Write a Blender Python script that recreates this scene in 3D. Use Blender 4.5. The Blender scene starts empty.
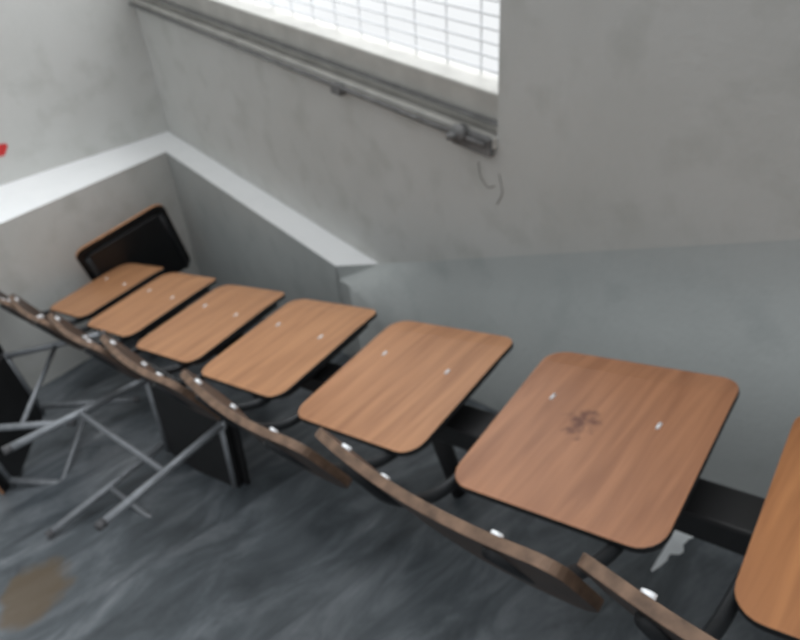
import bpy, bmesh, math, random
from mathutils import Vector, Matrix, noise
random.seed(4)
S=bpy.context.scene
try:
    S.view_settings.view_transform='Standard'
except Exception: pass
COL=S.collection
CZ=2.19
# ---------------------------------------------------------------- materials
def newmat(name):
    m=bpy.data.materials.new(name); m.use_nodes=True
    nt=m.node_tree; b=nt.nodes['Principled BSDF']
    return m,nt,b
def simple(name,col,rough=.6,metal=0,noise_amt=.0,scale=20):
    m,nt,b=newmat(name)
    b.inputs['Roughness'].default_value=rough; b.inputs['Metallic'].default_value=metal
    n=nt.nodes.new('ShaderNodeTexNoise'); n.inputs['Scale'].default_value=scale; n.inputs['Detail'].default_value=5
    tc=nt.nodes.new('ShaderNodeTexCoord'); nt.links.new(tc.outputs['Object'],n.inputs['Vector'])
    r=nt.nodes.new('ShaderNodeValToRGB')
    a=1-noise_amt; c=1+noise_amt
    r.color_ramp.elements[0].position=.3; r.color_ramp.elements[1].position=.7
    r.color_ramp.elements[0].color=(col[0]*a,col[1]*a,col[2]*a,1)
    r.color_ramp.elements[1].color=(col[0]*c,col[1]*c,col[2]*c,1)
    nt.links.new(n.outputs['Fac'],r.inputs['Fac']); nt.links.new(r.outputs['Color'],b.inputs['Base Color'])
    return m
def plaster(name,col,dirt,amt=.35):
    m,nt,b=newmat(name); L=nt.links
    b.inputs['Roughness'].default_value=.75
    g=nt.nodes.new('ShaderNodeNewGeometry')
    n=nt.nodes.new('ShaderNodeTexNoise'); n.inputs['Scale'].default_value=1.6; n.inputs['Detail'].default_value=6; n.inputs['Roughness'].default_value=.6
    L.new(g.outputs['Position'],n.inputs['Vector'])
    r=nt.nodes.new('ShaderNodeValToRGB'); r.color_ramp.elements[0].position=.38; r.color_ramp.elements[1].position=.72
    r.color_ramp.elements[0].color=(0,0,0,1); r.color_ramp.elements[1].color=(amt,)*3+(1,)
    L.new(n.outputs['Fac'],r.inputs['Fac'])
    mx=nt.nodes.new('ShaderNodeMix'); mx.data_type='RGBA'
    L.new(r.outputs['Color'],mx.inputs['Factor'])
    mx.inputs['A'].default_value=(*col,1); mx.inputs['B'].default_value=(*dirt,1)
    n2=nt.nodes.new('ShaderNodeTexNoise'); n2.inputs['Scale'].default_value=9; n2.inputs['Detail'].default_value=5
    L.new(g.outputs['Position'],n2.inputs['Vector'])
    r2=nt.nodes.new('ShaderNodeValToRGB'); r2.color_ramp.elements[0].position=.52; r2.color_ramp.elements[1].position=.80
    r2.color_ramp.elements[0].color=(0,0,0,1); r2.color_ramp.elements[1].color=(.6,.6,.6,1)
    L.new(n2.outputs['Fac'],r2.inputs['Fac'])
    mx2=nt.nodes.new('ShaderNodeMix'); mx2.data_type='RGBA'
    L.new(r2.outputs['Color'],mx2.inputs['Factor']); L.new(mx.outputs['Result'],mx2.inputs['A']); mx2.inputs['B'].default_value=(*dirt,1)
    L.new(mx2.outputs['Result'],b.inputs['Base Color'])
    n3=nt.nodes.new('ShaderNodeTexNoise'); n3.inputs['Scale'].default_value=60; L.new(g.outputs['Position'],n3.inputs['Vector'])
    bp=nt.nodes.new('ShaderNodeBump'); bp.inputs['Strength'].default_value=.12; bp.inputs['Distance'].default_value=.01
    L.new(n3.outputs['Fac'],bp.inputs['Height']); L.new(bp.outputs['Normal'],b.inputs['Normal'])
    return m
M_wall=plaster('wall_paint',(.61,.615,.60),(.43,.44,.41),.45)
M_low=plaster('lower_wall_window_tint',(.49,.515,.51),(.35,.38,.38),.5)  # cooler than the upper wall: bluish window light put into the colour
M_ledge=plaster('ledge_lit_white',(.95,.96,.97),(.86,.88,.89),.3)  # near-white: light falling on the ledge top is painted into its colour
def floor_mat():
    m,nt,b=newmat('grey_marble'); L=nt.links
    g=nt.nodes.new('ShaderNodeNewGeometry')
    mp=nt.nodes.new('ShaderNodeMapping'); mp.inputs['Rotation'].default_value=(0,0,.35); mp.inputs['Scale'].default_value=(6,2.4,3)
    L.new(g.outputs['Position'],mp.inputs['Vector'])
    n=nt.nodes.new('ShaderNodeTexNoise'); n.inputs['Scale'].default_value=1.3; n.inputs['Detail'].default_value=8; n.inputs['Distortion'].default_value=.6; n.inputs['Roughness'].default_value=.68
    L.new(mp.outputs['Vector'],n.inputs['Vector'])
    r=nt.nodes.new('ShaderNodeValToRGB'); e=r.color_ramp.elements
    e[0].position=.30; e[0].color=(.030,.036,.042,1); e[1].position=.76; e[1].color=(.38,.40,.42,1)
    x=e.new(.49); x.color=(.075,.087,.098,1); x=e.new(.63); x.color=(.145,.16,.175,1)
    L.new(n.outputs['Fac'],r.inputs['Fac'])
    n5=nt.nodes.new('ShaderNodeTexNoise'); n5.inputs['Scale'].default_value=3.2; n5.inputs['Detail'].default_value=4; L.new(g.outputs['Position'],n5.inputs['Vector'])
    rr=nt.nodes.new('ShaderNodeMapRange'); rr.inputs['From Min'].default_value=.35; rr.inputs['From Max'].default_value=.65; rr.inputs['To Min'].default_value=.28; rr.inputs['To Max'].default_value=.6
    L.new(n5.outputs['Fac'],rr.inputs['Value']); L.new(rr.outputs['Result'],b.inputs['Roughness'])
    vd=nt.nodes.new('ShaderNodeVectorMath'); vd.operation='DISTANCE'
    n2=nt.nodes.new('ShaderNodeTexNoise'); n2.inputs['Scale'].default_value=8; n2.inputs['Detail'].default_value=5; L.new(g.outputs['Position'],n2.inputs['Vector'])
    ad=nt.nodes.new('ShaderNodeVectorMath'); ad.operation='MULTIPLY_ADD'
    L.new(n2.outputs['Color'],ad.inputs[0]); ad.inputs[1].default_value=(.28,.28,0); L.new(g.outputs['Position'],ad.inputs[2])
    L.new(ad.outputs[0],vd.inputs[0]); vd.inputs[1].default_value=(-1.53+.14,-.12+.14,.45)
    r3=nt.nodes.new('ShaderNodeValToRGB'); r3.color_ramp.elements[0].position=.09; r3.color_ramp.elements[0].color=(.8,.8,.8,1)
    r3.color_ramp.elements[1].position=.13; r3.color_ramp.elements[1].color=(0,0,0,1)
    L.new(vd.outputs['Value'],r3.inputs['Fac'])
    mx=nt.nodes.new('ShaderNodeMix'); mx.data_type='RGBA'
    L.new(r3.outputs['Color'],mx.inputs['Factor']); L.new(r.outputs['Color'],mx.inputs['A']); mx.inputs['B'].default_value=(.11,.075,.04,1)
    L.new(mx.outputs['Result'],b.inputs['Base Color'])
    return m
M_floor=floor_mat()
def wood(name,c1,c2,stain=False,seed=0):
    m,nt,b=newmat(name); L=nt.links
    b.inputs['Roughness'].default_value=.45
    tc=nt.nodes.new('ShaderNodeTexCoord')
    mp=nt.nodes.new('ShaderNodeMapping'); mp.inputs['Scale'].default_value=(26,2.2,8); mp.inputs['Location'].default_value=(seed*3.1,seed*1.7,seed)
    mp.inputs['Rotation'].default_value=(0,0,.06)
    L.new(tc.outputs['Object'],mp.inputs['Vector'])
    n=nt.nodes.new('ShaderNodeTexNoise'); n.inputs['Scale'].default_value=1.6; n.inputs['Detail'].default_value=5; n.inputs['Distortion'].default_value=.4
    L.new(mp.outputs['Vector'],n.inputs['Vector'])
    r=nt.nodes.new('ShaderNodeValToRGB'); r.color_ramp.elements[0].position=.32; r.color_ramp.elements[1].position=.66
    r.color_ramp.elements[0].color=(*c1,1); r.color_ramp.elements[1].color=(*c2,1)
    L.new(n.outputs['Fac'],r.inputs['Fac'])
    out=r.outputs['Color']
    if stain:
        n2=nt.nodes.new('ShaderNodeTexNoise'); n2.inputs['Scale'].default_value=38; L.new(tc.outputs['Object'],n2.inputs['Vector'])
        ad=nt.nodes.new('ShaderNodeVectorMath'); ad.operation='MULTIPLY_ADD'
        L.new(n2.outputs['Color'],ad.inputs[0]); ad.inputs[1].default_value=(.11,.11,0); L.new(tc.outputs['Object'],ad.inputs[2])
        vd=nt.nodes.new('ShaderNodeVectorMath'); vd.operation='DISTANCE'
        L.new(ad.outputs[0],vd.inputs[0]); vd.inputs[1].default_value=(-.010+.055,.0+.055,0)
        r3=nt.nodes.new('ShaderNodeValToRGB'); r3.color_ramp.elements[0].position=.010; r3.color_ramp.elements[0].color=(.8,)*3+(1,)
        r3.color_ramp.elements[1].position=.034; r3.color_ramp.elements[1].color=(0,0,0,1)
        L.new(vd.outputs['Value'],r3.inputs['Fac'])
        mx=nt.nodes.new('ShaderNodeMix'); mx.data_type='RGBA'
        L.new(r3.outputs['Color'],mx.inputs['Factor']); L.new(out,mx.inputs['A']); mx.inputs['B'].default_value=(.09,.022,.012,1)
        out=mx.outputs['Result']
    L.new(out,b.inputs['Base Color'])
    return m
M_black=simple('black_laminate',(.010,.010,.011),.55,0,.2)
M_tube=simple('dark_steel_tube',(.026,.028,.031),.45,.5,.2,40)
M_tubeg=simple('grey_steel_tube',(.24,.255,.275),.45,.4,.15,40)
M_cap=simple('rubber_cap',(.08,.08,.085),.7)
M_edge=simple('plywood_edge',(.16,.098,.064),.6,0,.45,40)
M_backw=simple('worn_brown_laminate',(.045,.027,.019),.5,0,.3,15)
M_rivet=simple('rivet_metal',(.9,.92,.95),.35,.2)
M_alu=simple('aluminium_frame',(.50,.49,.46),.5,.1,.12,12)
M_sill=simple('sill_stone',(.50,.49,.46),.7,0,.15,12)
M_rail=simple('grey_rail',(.18,.18,.18),.5,.3,.25,30)
M_grille=simple('painted_grille',(.85,.87,.9),.6)
M_paper=simple('paper',(.75,.78,.8),.8,0,.08,20)
M_red=simple('red_paper',(.6,.03,.03),.6,0,.1)
M_crack=simple('crack_dark',(.2,.19,.18),.9)

# ---------------------------------------------------------------- helpers
def mkobj(name,verts,faces,mats,parent=None,smooth=False,fm=None):
    me=bpy.data.meshes.new(name); me.from_pydata([tuple(v) for v in verts],[],faces); me.update()
    for m in (mats if isinstance(mats,(list,tuple)) else [mats]): me.materials.append(m)
    if fm:
        for i,k in enumerate(fm): me.polygons[i].material_index=k
    if smooth:
        for p in me.polygons: p.use_smooth=True
    bm=bmesh.new(); bm.from_mesh(me); bmesh.ops.recalc_face_normals(bm,faces=bm.faces); bm.to_mesh(me); bm.free()
    o=bpy.data.objects.new(name,me); COL.objects.link(o)
    if parent: o.parent=parent
    return o
def box(name,lo,hi,mat,parent=None,bev=0):
    x0,y0,z0=lo;x1,y1,z1=hi
    v=[(x0,y0,z0),(x1,y0,z0),(x1,y1,z0),(x0,y1,z0),(x0,y0,z1),(x1,y0,z1),(x1,y1,z1),(x0,y1,z1)]
    f=[(0,3,2,1),(4,5,6,7),(0,1,5,4),(1,2,6,5),(2,3,7,6),(3,0,4,7)]
    o=mkobj(name,v,f,mat,parent)
    if bev:
        b=o.modifiers.new('b','BEVEL'); b.width=bev; b.segments=3
    return o
def fillet(pts,r=.03,n=6):
    pts=[Vector(p) for p in pts]; out=[pts[0]]
    for i in range(1,len(pts)-1):
        a,b,c=pts[i-1],pts[i],pts[i+1]
        d1=(a-b); d2=(c-b); rr=min(r,d1.length*.48,d2.length*.48)
        p=b+d1.normalized()*rr; q=b+d2.normalized()*rr
        for k in range(n+1):
            t=k/n; out.append(p*(1-t)**2+b*2*t*(1-t)+q*t*t)
    out.append(pts[-1]); return out
def tube(name,pts,rad,mat,parent=None,fr=.04,seg=12,closed=False):
    P=fillet(pts,fr)
    V=[];F=[]; prev=None
    for i,p in enumerate(P):
        if i==0: t=P[1]-p
        elif i==len(P)-1: t=p-P[-2]
        else: t=(P[i+1]-P[i-1])
        t.normalize()
        if prev is None:
            up=Vector((0,0,1)) if abs(t.z)<.9 else Vector((1,0,0)); nn=t.cross(up).normalized()
        else:
            nn=(prev-t*prev.dot(t)).normalized()
        prev=nn; bb=t.cross(nn)
        for k in range(seg):
            a=2*math.pi*k/seg; V.append(p+nn*math.cos(a)*rad+bb*math.sin(a)*rad)
    for i in range(len(P)-1):
        for k in range(seg):
            F.append((i*seg+k,i*seg+(k+1)%seg,(i+1)*seg+(k+1)%seg,(i+1)*seg+k))
    F.append(tuple(range(seg))); F.append(tuple(range((len(P)-1)*seg,len(P)*seg)))
    return mkobj(name,V,F,mat,parent,True)
def rrect(w,h,r,n=6):
    pts=[]
    for cx,cy,a0 in ((w/2-r,h/2-r,0),(-w/2+r,h/2-r,90),(-w/2+r,-h/2+r,180),(w/2-r,-h/2+r,270)):
        for k in range(n+1):
            a=math.radians(a0+90*k/n); pts.append((cx+r*math.cos(a),cy+r*math.sin(a)))
    return pts
def panel(name,w,h,r,th,func,mats,parent,fmfun):
    bm=bmesh.new()
    pts=rrect(w,h,r)
    vs=[bm.verts.new((x,y,0)) for x,y in pts]; bm.faces.new(vs)
    for k in range(-5,6):
        geom=bm.verts[:]+bm.edges[:]+bm.faces[:]
        bmesh.ops.bisect_plane(bm,geom=geom,plane_co=(k*w/12,0,0),plane_no=(1,0,0))
    for k in range(-3,4):
        geom=bm.verts[:]+bm.edges[:]+bm.faces[:]
        bmesh.ops.bisect_plane(bm,geom=geom,plane_co=(0,k*h/8,0),plane_no=(0,1,0))
    bmesh.ops.recalc_face_normals(bm,faces=bm.faces)
    top=bm.faces[:]
    if top[0].normal.z<0: bmesh.ops.reverse_faces(bm,faces=top)
    r_=bmesh.ops.extrude_face_region(bm,geom=bm.faces[:])
    nv=[g for g in r_['geom'] if isinstance(g,bmesh.types.BMVert)]
    for v in nv: v.co.z+=th
    bmesh.ops.recalc_face_normals(bm,faces=bm.faces)
    bm.normal_update()
    for f in bm.faces: f.material_index=fmfun(f.normal)
    for v in bm.verts: v.co=Vector(func(*v.co))
    me=bpy.data.meshes.new(name); bm.to_mesh(me); bm.free()
    for m in mats: me.materials.append(m)
    o=bpy.data.objects.new(name,me); COL.objects.link(o); o.parent=parent
    b=o.modifiers.new('b','BEVEL'); b.width=.002; b.segments=2; b.limit_method='ANGLE'
    return o
def cyl(name,p,d,r,l,mat,parent,seg=16):
    p=Vector(p); d=Vector(d).normalized()
    return tube(name,[p-d*l/2,p+d*l/2],r,mat,parent,0,seg)

# ---------------------------------------------------------------- chair
def stepz(x):
    if x<-2.70: return 0.0
    return .15*(math.floor((x+2.70)/.464)+1)
def chair(mat4,woodmat,back=True,legs=True,tubemat=M_tube,name='school_chair',edge=M_black,leglen=1.0,skew=0.0,ext=0.0):
    root=bpy.data.objects.new(name,None); COL.objects.link(root); root.empty_display_size=.1
    root.matrix_world=mat4
    def sk(x,y): 
        q=.195-y
        return x+skew*q, y-ext*q/.39
    def seatf(x,y,z):
        dz=-.010*max(0,(y-.12)/.075)**2
        dz+=-.004*(1-(x/.19)**2)*(1-(y/.2)**2)
        x,y=sk(x,y)
        return (x,y,z-.012+dz)
    panel('seat',.385,.395,.045,.012,seatf,[woodmat,M_black,edge],root,lambda n:0 if n.z>.5 else (1 if n.z<-.5 else 2))
    def panf(x,y,z):
        x,y=sk(x,y)
        return (x,y-.005,z-.034)
    panel('seat_shade_pan',.345,.33,.04,.018,panf,[M_black],root,lambda n:0)  # added black panel, stands in for the shade in the gaps between seats
    for i,(x,y) in enumerate(((-.10,.045),(.115,.03))):
        tube('seat_rivet_%d'%(i+1),[(x,y-.007,-.0015),(x,y+.007,-.0015)],.003,M_rivet,root,0)
    R=.011
    TW=math.radians(-7)
    for sgn,sn in ((-1,'left'),(1,'right')):
        x=.160*sgn
        if back:
            dy=x*math.sin(TW)
            pts=[(x,.15,-.03),(x,-.15,-.03),(x,-.245,-.020),(x*.95,-.345+dy*.6,.05),(x*.93,-.402+dy,.175)]
        else: pts=[(x,.15,-.03),(x,-.17,-.03)]
        tube('rail_'+sn,pts,R,tubemat,root,.06)
        if legs:
            for (yy,yf,nm) in ((.14,.175,'front_leg'),(-.13,-.185,'rear_leg')):
                top=Vector((x,yy,-.03)); foot=Vector((sgn*.20,yf,-.445)); foot=top+(foot-top)*leglen
                d=(foot-top).normalized()
                tube(nm+'_'+sn,[top,foot-d*.004],R,tubemat,root,.0)
                tube(nm+'_cap_'+sn,[foot-d*.02,foot],R+.001,M_cap,root,0)
    if legs:
        for yy,yf,nm in ((.14,.175,'front_bar'),(-.13,-.185,'rear_bar')):
            t=.5*leglen; y=yy+(yf-yy)*t; z=-.03-.415*t; xx=.16+.04*t
            tube(nm,[(-xx,y,z),(xx,y,z)],.008,tubemat,root,0)
    if back:
        a=Vector((0,-.384,.117)); up=Vector((0,-.40,.917)).normalized(); out=Vector((0,.917,.40)).normalized()
        rot=Matrix.Rotation(TW,3,up)
        def bf(x,y,z):
            return a+rot@(Vector((x,0,0))+up*y+out*(z+.018*(x/.23)**2))
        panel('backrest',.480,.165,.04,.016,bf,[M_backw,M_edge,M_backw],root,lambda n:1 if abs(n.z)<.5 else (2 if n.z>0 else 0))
        for sgn in (-1,1):
            p=bf(sgn*.15,.072,.017); cyl('backrest_rivet',p,out,.008,.008,M_rivet,root)
            p=bf(sgn*.15,-.03,.017); cyl('backrest_rivet',p,out,.008,.008,M_rivet,root)
    return root
YAW=math.radians(9.5); TILT=math.radians(17.3)
u=Vector((math.cos(TILT)*math.cos(YAW),math.cos(TILT)*math.sin(YAW),math.sin(TILT)))
f0=Vector((-math.sin(YAW),math.cos(YAW),.045)); f0=(f0-u*f0.dot(u)).normalized()
n0=u.cross(f0).normalized()
woods=[]
tone=[(1.0,1.0,1.0),(1.05,1.05,1.05),(1,1,1),(1.0,.99,.97),(.97,.93,.90),(.86,.77,.76),(.95,.80,.6)]
for k in range(7):
    t=tone[k]
    c1=(.35*t[0],.164*t[1],.078*t[2]); c2=(.51*t[0],.258*t[1],.128*t[2])
    woods.append(wood('wood_laminate_%d'%k,c1,c2,stain=(k==5),seed=k))
cent=[]
for k in range(7):
    s=5-k
    c=Vector((-.520,.778,-.935+CZ))+Vector((-.464,-.039,-.150))*s
    if k in(3,4): c+=Vector((-.012,0,.0))
    if k==5: c+=Vector((0,.0,.012))
    cent.append(c)
    m=Matrix((( u.x,f0.x,n0.x,c.x),(u.y,f0.y,n0.y,c.y),(u.z,f0.z,n0.z,c.z),(0,0,0,1)))
    jit=Matrix.Rotation(math.radians(random.uniform(-.8,.8)),4,'Z')
    r_=chair(m@jit,woods[k],legs=False,skew=.10,ext=.022)
    for sx in (-.12,.12):
        tube('beam_bracket',[(sx,.10,-.03),(sx,.05,-.052),(sx,-.09,-.052),(sx,-.13,-.03)],.010,M_black,r_,.02)

# shared steel beam running under all seats, with pedestal legs standing on the treads
B=bpy.data.objects.new('seat_row_support_frame',None); COL.objects.link(B)
du=(cent[6]-cent[0]).normalized()
fy=Vector((0,1,0)); fy=(fy-du*fy.dot(du)).normalized(); nn=du.cross(fy).normalized()
def beamp(t,y,z): return cent[0]+du*t+fy*y+nn*z
Ltot=(cent[6]-cent[0]).length
V=[]
sec=[(-.05,-.064),(.035,-.064),(.035,-.115),(-.05,-.115)]
for t in (-.22,Ltot+.24):
    for y,z in sec: V.append(beamp(t,y,z))
F=[(0,1,2,3),(4,5,6,7)]+[(i,(i+1)%4,4+(i+1)%4,4+i) for i in range(4)]
bo=mkobj('long_bar',V,F,M_black,B); bb=bo.modifiers.new('b','BEVEL'); bb.width=.006; bb.segments=2
for i,t in enumerate((.0,2*.4885,4*.4885,6*.4885)):
    p=beamp(t+.06,.0,-.11)
    zt=stepz(p.x)
    tube('pedestal_%d'%i,[p,(p.x,p.y+.10,zt+.015)],.022,M_black,B,0)
    tube('pedestal_foot_%d'%i,[(p.x,p.y-.08,zt+.0145),(p.x,min(p.y+.26,1.1),zt+.0145)],.014,M_black,B,0)

def place(origin,nrm,front):
    n=Vector(nrm).normalized(); f=Vector(front); f=(f-n*f.dot(n)).normalized(); x=f.cross(n)
    o=Vector(origin)
    return Matrix(((x.x,f.x,n.x,o.x),(x.y,f.y,n.y,o.y),(x.z,f.z,n.z,o.z),(0,0,0,1)))
chair(place((-1.62,.44,.655),(-.24,.955,-.02),(.05,-.02,.98)),woods[0],tubemat=M_tubeg,back=False,name='fallen_chair')
chair(place((-2.30,-.01,.505),(-.60,-.79,-.03),(.05,-.1,.98)),woods[1],tubemat=M_tubeg,back=False,name='fallen_chair',edge=woods[1],leglen=.85)
bm_=place((-3.085,.80,.44),(-.95,.0,.22),(.2,-.22,.95))@Matrix.Scale(1.15,4)
chair(bm_,woods[2],legs=False,back=False,tubemat=M_tube,name='broken_chair',edge=woods[2])

# ---------------------------------------------------------------- room
Y0=1.25; XL=-3.48; H=3.6; XR=2.2; YB=-1.7
box('wall_left',(XL-.2,YB,-.2),(XL,Y0+.2,H),M_wall)
WX0,WX1,WZ0,WZ1=XL+.02,-1.205,1.405,3.0
V=[];F=[]
def addbox(lo,hi):
    x0,y0,z0=lo;x1,y1,z1=hi; b=len(V)
    V.extend([(x0,y0,z0),(x1,y0,z0),(x1,y1,z0),(x0,y1,z0),(x0,y0,z1),(x1,y0,z1),(x1,y1,z1),(x0,y1,z1)])
    F.extend([tuple(b+i for i in q) for q in ((0,3,2,1),(4,5,6,7),(0,1,5,4),(1,2,6,5),(2,3,7,6),(3,0,4,7))])
addbox((XL,Y0,-.2),(XR,Y0+.2,WZ0)); addbox((WX1,Y0,WZ0),(XR,Y0+.2,H)); addbox((XL,Y0,WZ1),(WX1,Y0+.2,H)); addbox((XL,Y0,WZ0),(WX0,Y0+.2,WZ1))
mkobj('wall_window_side',V,F,M_wall)
YF=1.13; ZL=.805; XE=-1.76
YT=Y0-.001
V=[];F=[]
n_p=9
def profile(x):
    dx=x-XE
    zb=ZL+.5*max(0,dx)
    pts=[]
    k=min(1,max(0,dx)/.45); k=k*k*(3-2*k)
    sh=.10*max(0,1-abs(dx)/.5)
    for i in range(n_p):
        t=i/(n_p-1)
        y1=YT+(YF-YT)*t; z1=zb
        e=(.5-.5*math.cos(math.pi*t))
        y2=YT+(YF-YT)*e; z2=zb-.50*t
        kk=1 if dx>0 else 0
        zz=z1*(1-k)+z2*k-(.06*t*(1-k) if kk else 0)
        pts.append((x-sh*t,y1*(1-k)+y2*k,zz))
    return pts+[(x,YF,-.2)]
xs=[XL+.001,XE-.0001,XE+.0001]+[XE+.03*i for i in range(1,16)]+[XE+.45+.25*i for i in range(1,14)]
for x in xs: V+=profile(x)
q=n_p+1; fm=[]
for i in range(len(xs)-1):
    for j in range(q-1):
        a=i*q+j; F.append((a,a+1,a+q+1,a+q)); fm.append(1 if (i==0 and j<q-2) else 0)
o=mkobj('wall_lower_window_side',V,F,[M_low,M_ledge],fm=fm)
for i,p in enumerate(o.data.polygons):
    if p.center.x>XE+.01: p.use_smooth=True
def xf(y): return -3.25+.185*(YF-y)
V=[(XL+.001,YB,-.2),(xf(YB),YB,-.2),(xf(YF),YF,-.2),(XL+.001,YF,-.2),(XL+.001,YB,ZL),(xf(YB),YB,ZL),(xf(YF),YF,ZL),(XL+.001,YF,ZL)]
F=[(0,3,2,1),(4,5,6,7),(0,1,5,4),(1,2,6,5),(2,3,7,6),(3,0,4,7)]
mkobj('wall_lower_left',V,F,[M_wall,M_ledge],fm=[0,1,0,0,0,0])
box('floor',(-3.26,YB,-.15),(-2.70,YF-.002,0),M_floor)
V=[];F=[];poly=[(-2.70,-.15)]
for j in range(1,11):
    x=-2.70+.464*(j-1)
    poly+=[(x,.15*j-.03),(x-.012,.15*j-.03),(x-.012,.15*j)]
poly+=[(-2.70+4.64,1.5),(-2.70+4.64,-.15)]
n=len(poly)
V=[(x,YB,z) for x,z in poly]+[(x,YF-.002,z) for x,z in poly]
F=[tuple(range(n)),tuple(range(n,2*n))]+[(i,(i+1)%n,n+(i+1)%n,n+i) for i in range(n)]
st=mkobj('stairs',V,F,M_floor)

# ---------------------------------------------------------------- window
W=bpy.data.objects.new('window_1',None); COL.objects.link(W)
yw=Y0+.07
box('frame_bottom',(WX0,Y0+.02,WZ0+.03),(WX1,Y0+.12,WZ0+.13),M_alu,W,.006)
box('frame_top',(WX0,Y0+.02,WZ1-.06),(WX1,Y0+.12,WZ1),M_alu,W,.006)
box('frame_left',(WX0,Y0+.02,WZ0),(WX0+.05,Y0+.12,WZ1),M_alu,W,.006)
box('frame_right',(WX1-.012,Y0+.02,WZ0),(WX1,Y0+.12,WZ1),M_alu,W,.003)
box('sill_board',(WX0,Y0-.012,WZ0-.0),(WX1,Y0+.19,WZ0+.03),M_sill,W,.004)
box('track_1',(WX0,Y0-.0,WZ0+.058),(WX1,Y0+.02,WZ0+.064),M_rail,W,.002)
tube('rail_rod',[(WX0,Y0-.024,WZ0+.012),(WX1-.02,Y0-.024,WZ0+.012)],.007,M_rail,W,0)
box('rail_bracket',(-1.89,Y0-.035,WZ0-.012),(-1.84,Y0-.004,WZ0+.02),M_rail,W,.004)
cyl('latch_knob',(-1.31,Y0-.032,WZ0+.022),(0,1,0),.022,.035,M_rail,W)
cyl('latch_pin',(-1.31,Y0-.055,WZ0+.022),(.5,1,0),.009,.03,M_rail,W)
box('latch_plate',(-1.35,Y0-.022,WZ0-.02),(-1.21,Y0-.004,WZ0+.03),M_rail,W,.004)
i=0; zz=WZ0+.15
while zz<WZ1-.08:
    tube('grille_bar_h_%d'%i,[(WX0+.05,yw+.02,zz),(WX1-.01,yw+.02,zz)],.0025,M_grille,W,0,6); zz+=.034; i+=1
i=0; xx=WX0+.15
while xx<WX1-.02:
    tube('grille_bar_v_%d'%i,[(xx,yw+.026,WZ0+.12),(xx,yw+.026,WZ1-.05)],.0025,M_grille,W,0,6); xx+=.13; i+=1

# ---------------------------------------------------------------- litter, marks
def paper(loc,w,h,rot,amp):
    V=[];F=[];N=8
    for j in range(N+1):
        for i in range(N+1):
            x=(i/N-.5)*w; y=(j/N-.5)*h
            z=abs(noise.noise(Vector((x*22+loc[0]*9,y*22,loc[1]*5))))*amp+.002
            c,s=math.cos(rot),math.sin(rot)
            V.append((x*c-y*s+loc[0],x*s+y*c+loc[1],z+loc[2]))
    for j in range(N):
        for i in range(N):
            a=j*(N+1)+i; F.append((a,a+1,a+N+2,a+N+1))
    mkobj('crumpled_paper',V,F,M_paper,smooth=True)
paper((-1.86,.20,.30),.07,.17,.5,.04)
paper((-1.06,.64,.60),.08,.08,.3,.02)
paper((-.34,.94,.90),.12,.15,.2,.01)
tube('wall_crack',[(-1.27,Y0,1.35),(-1.265,Y0,1.31),(-1.235,Y0,1.285),(-1.21,Y0,1.30)],.0018,M_crack,None,.01,6)
tube('wall_crack',[(-1.195,Y0,1.34),(-1.18,Y0,1.29),(-1.20,Y0,1.25)],.0018,M_crack,None,.01,6)
pts=[(math.cos(a)*(.045+.012*math.sin(3*a)),math.sin(a)*(.035+.01*math.cos(2*a))) for a in [i*2*math.pi/24 for i in range(24)]]
V=[(XL-.002,.475+p[0],.955+p[1]) for p in pts]+[(XL+.004,.475+p[0],.955+p[1]) for p in pts]
mkobj('red_sticker',V,[tuple(range(24)),tuple(range(24,48))]+[(i,(i+1)%24,24+(i+1)%24,24+i) for i in range(24)],M_red)

# ---------------------------------------------------------------- light
w=bpy.data.worlds.new('World'); S.world=w; w.use_nodes=True
nt=w.node_tree; bg=nt.nodes['Background']
tc=nt.nodes.new('ShaderNodeTexCoord'); sep=nt.nodes.new('ShaderNodeSeparateXYZ'); nt.links.new(tc.outputs['Generated'],sep.inputs[0])
r=nt.nodes.new('ShaderNodeMapRange'); r.inputs['From Min'].default_value=-.2; r.inputs['From Max'].default_value=.4
r.inputs['To Min'].default_value=.57; r.inputs['To Max'].default_value=3.0
nt.links.new(sep.outputs['Y'],r.inputs['Value'])
rz=nt.nodes.new('ShaderNodeMapRange'); rz.inputs['From Min'].default_value=-.25; rz.inputs['From Max'].default_value=.95
rz.inputs['To Min'].default_value=.32; rz.inputs['To Max'].default_value=1.65
nt.links.new(sep.outputs['Z'],rz.inputs['Value'])
mm=nt.nodes.new('ShaderNodeMath'); mm.operation='MULTIPLY'
nt.links.new(r.outputs['Result'],mm.inputs[0]); nt.links.new(rz.outputs['Result'],mm.inputs[1])
nt.links.new(mm.outputs[0],bg.inputs['Strength'])
bg.inputs['Color'].default_value=(.96,.985,1,1)

# ---------------------------------------------------------------- camera
cam=bpy.data.cameras.new('Camera'); co=bpy.data.objects.new('Camera',cam); COL.objects.link(co)
cam.sensor_width=36; cam.lens=36*728/800; cam.clip_start=.02
cam.dof.use_dof=True; cam.dof.focus_distance=.32; cam.dof.aperture_fstop=14
Rt=Vector((.6353,.7698,-.0615)).normalized()
Fw=Vector((-.6370,.4774,-.6047)).normalized(); Up=Rt.cross(Fw).normalized(); Rt=Fw.cross(Up).normalized()
co.matrix_world=Matrix(((Rt.x,Up.x,-Fw.x,0),(Rt.y,Up.y,-Fw.y,0),(Rt.z,Up.z,-Fw.z,CZ),(0,0,0,1)))
S.camera=co
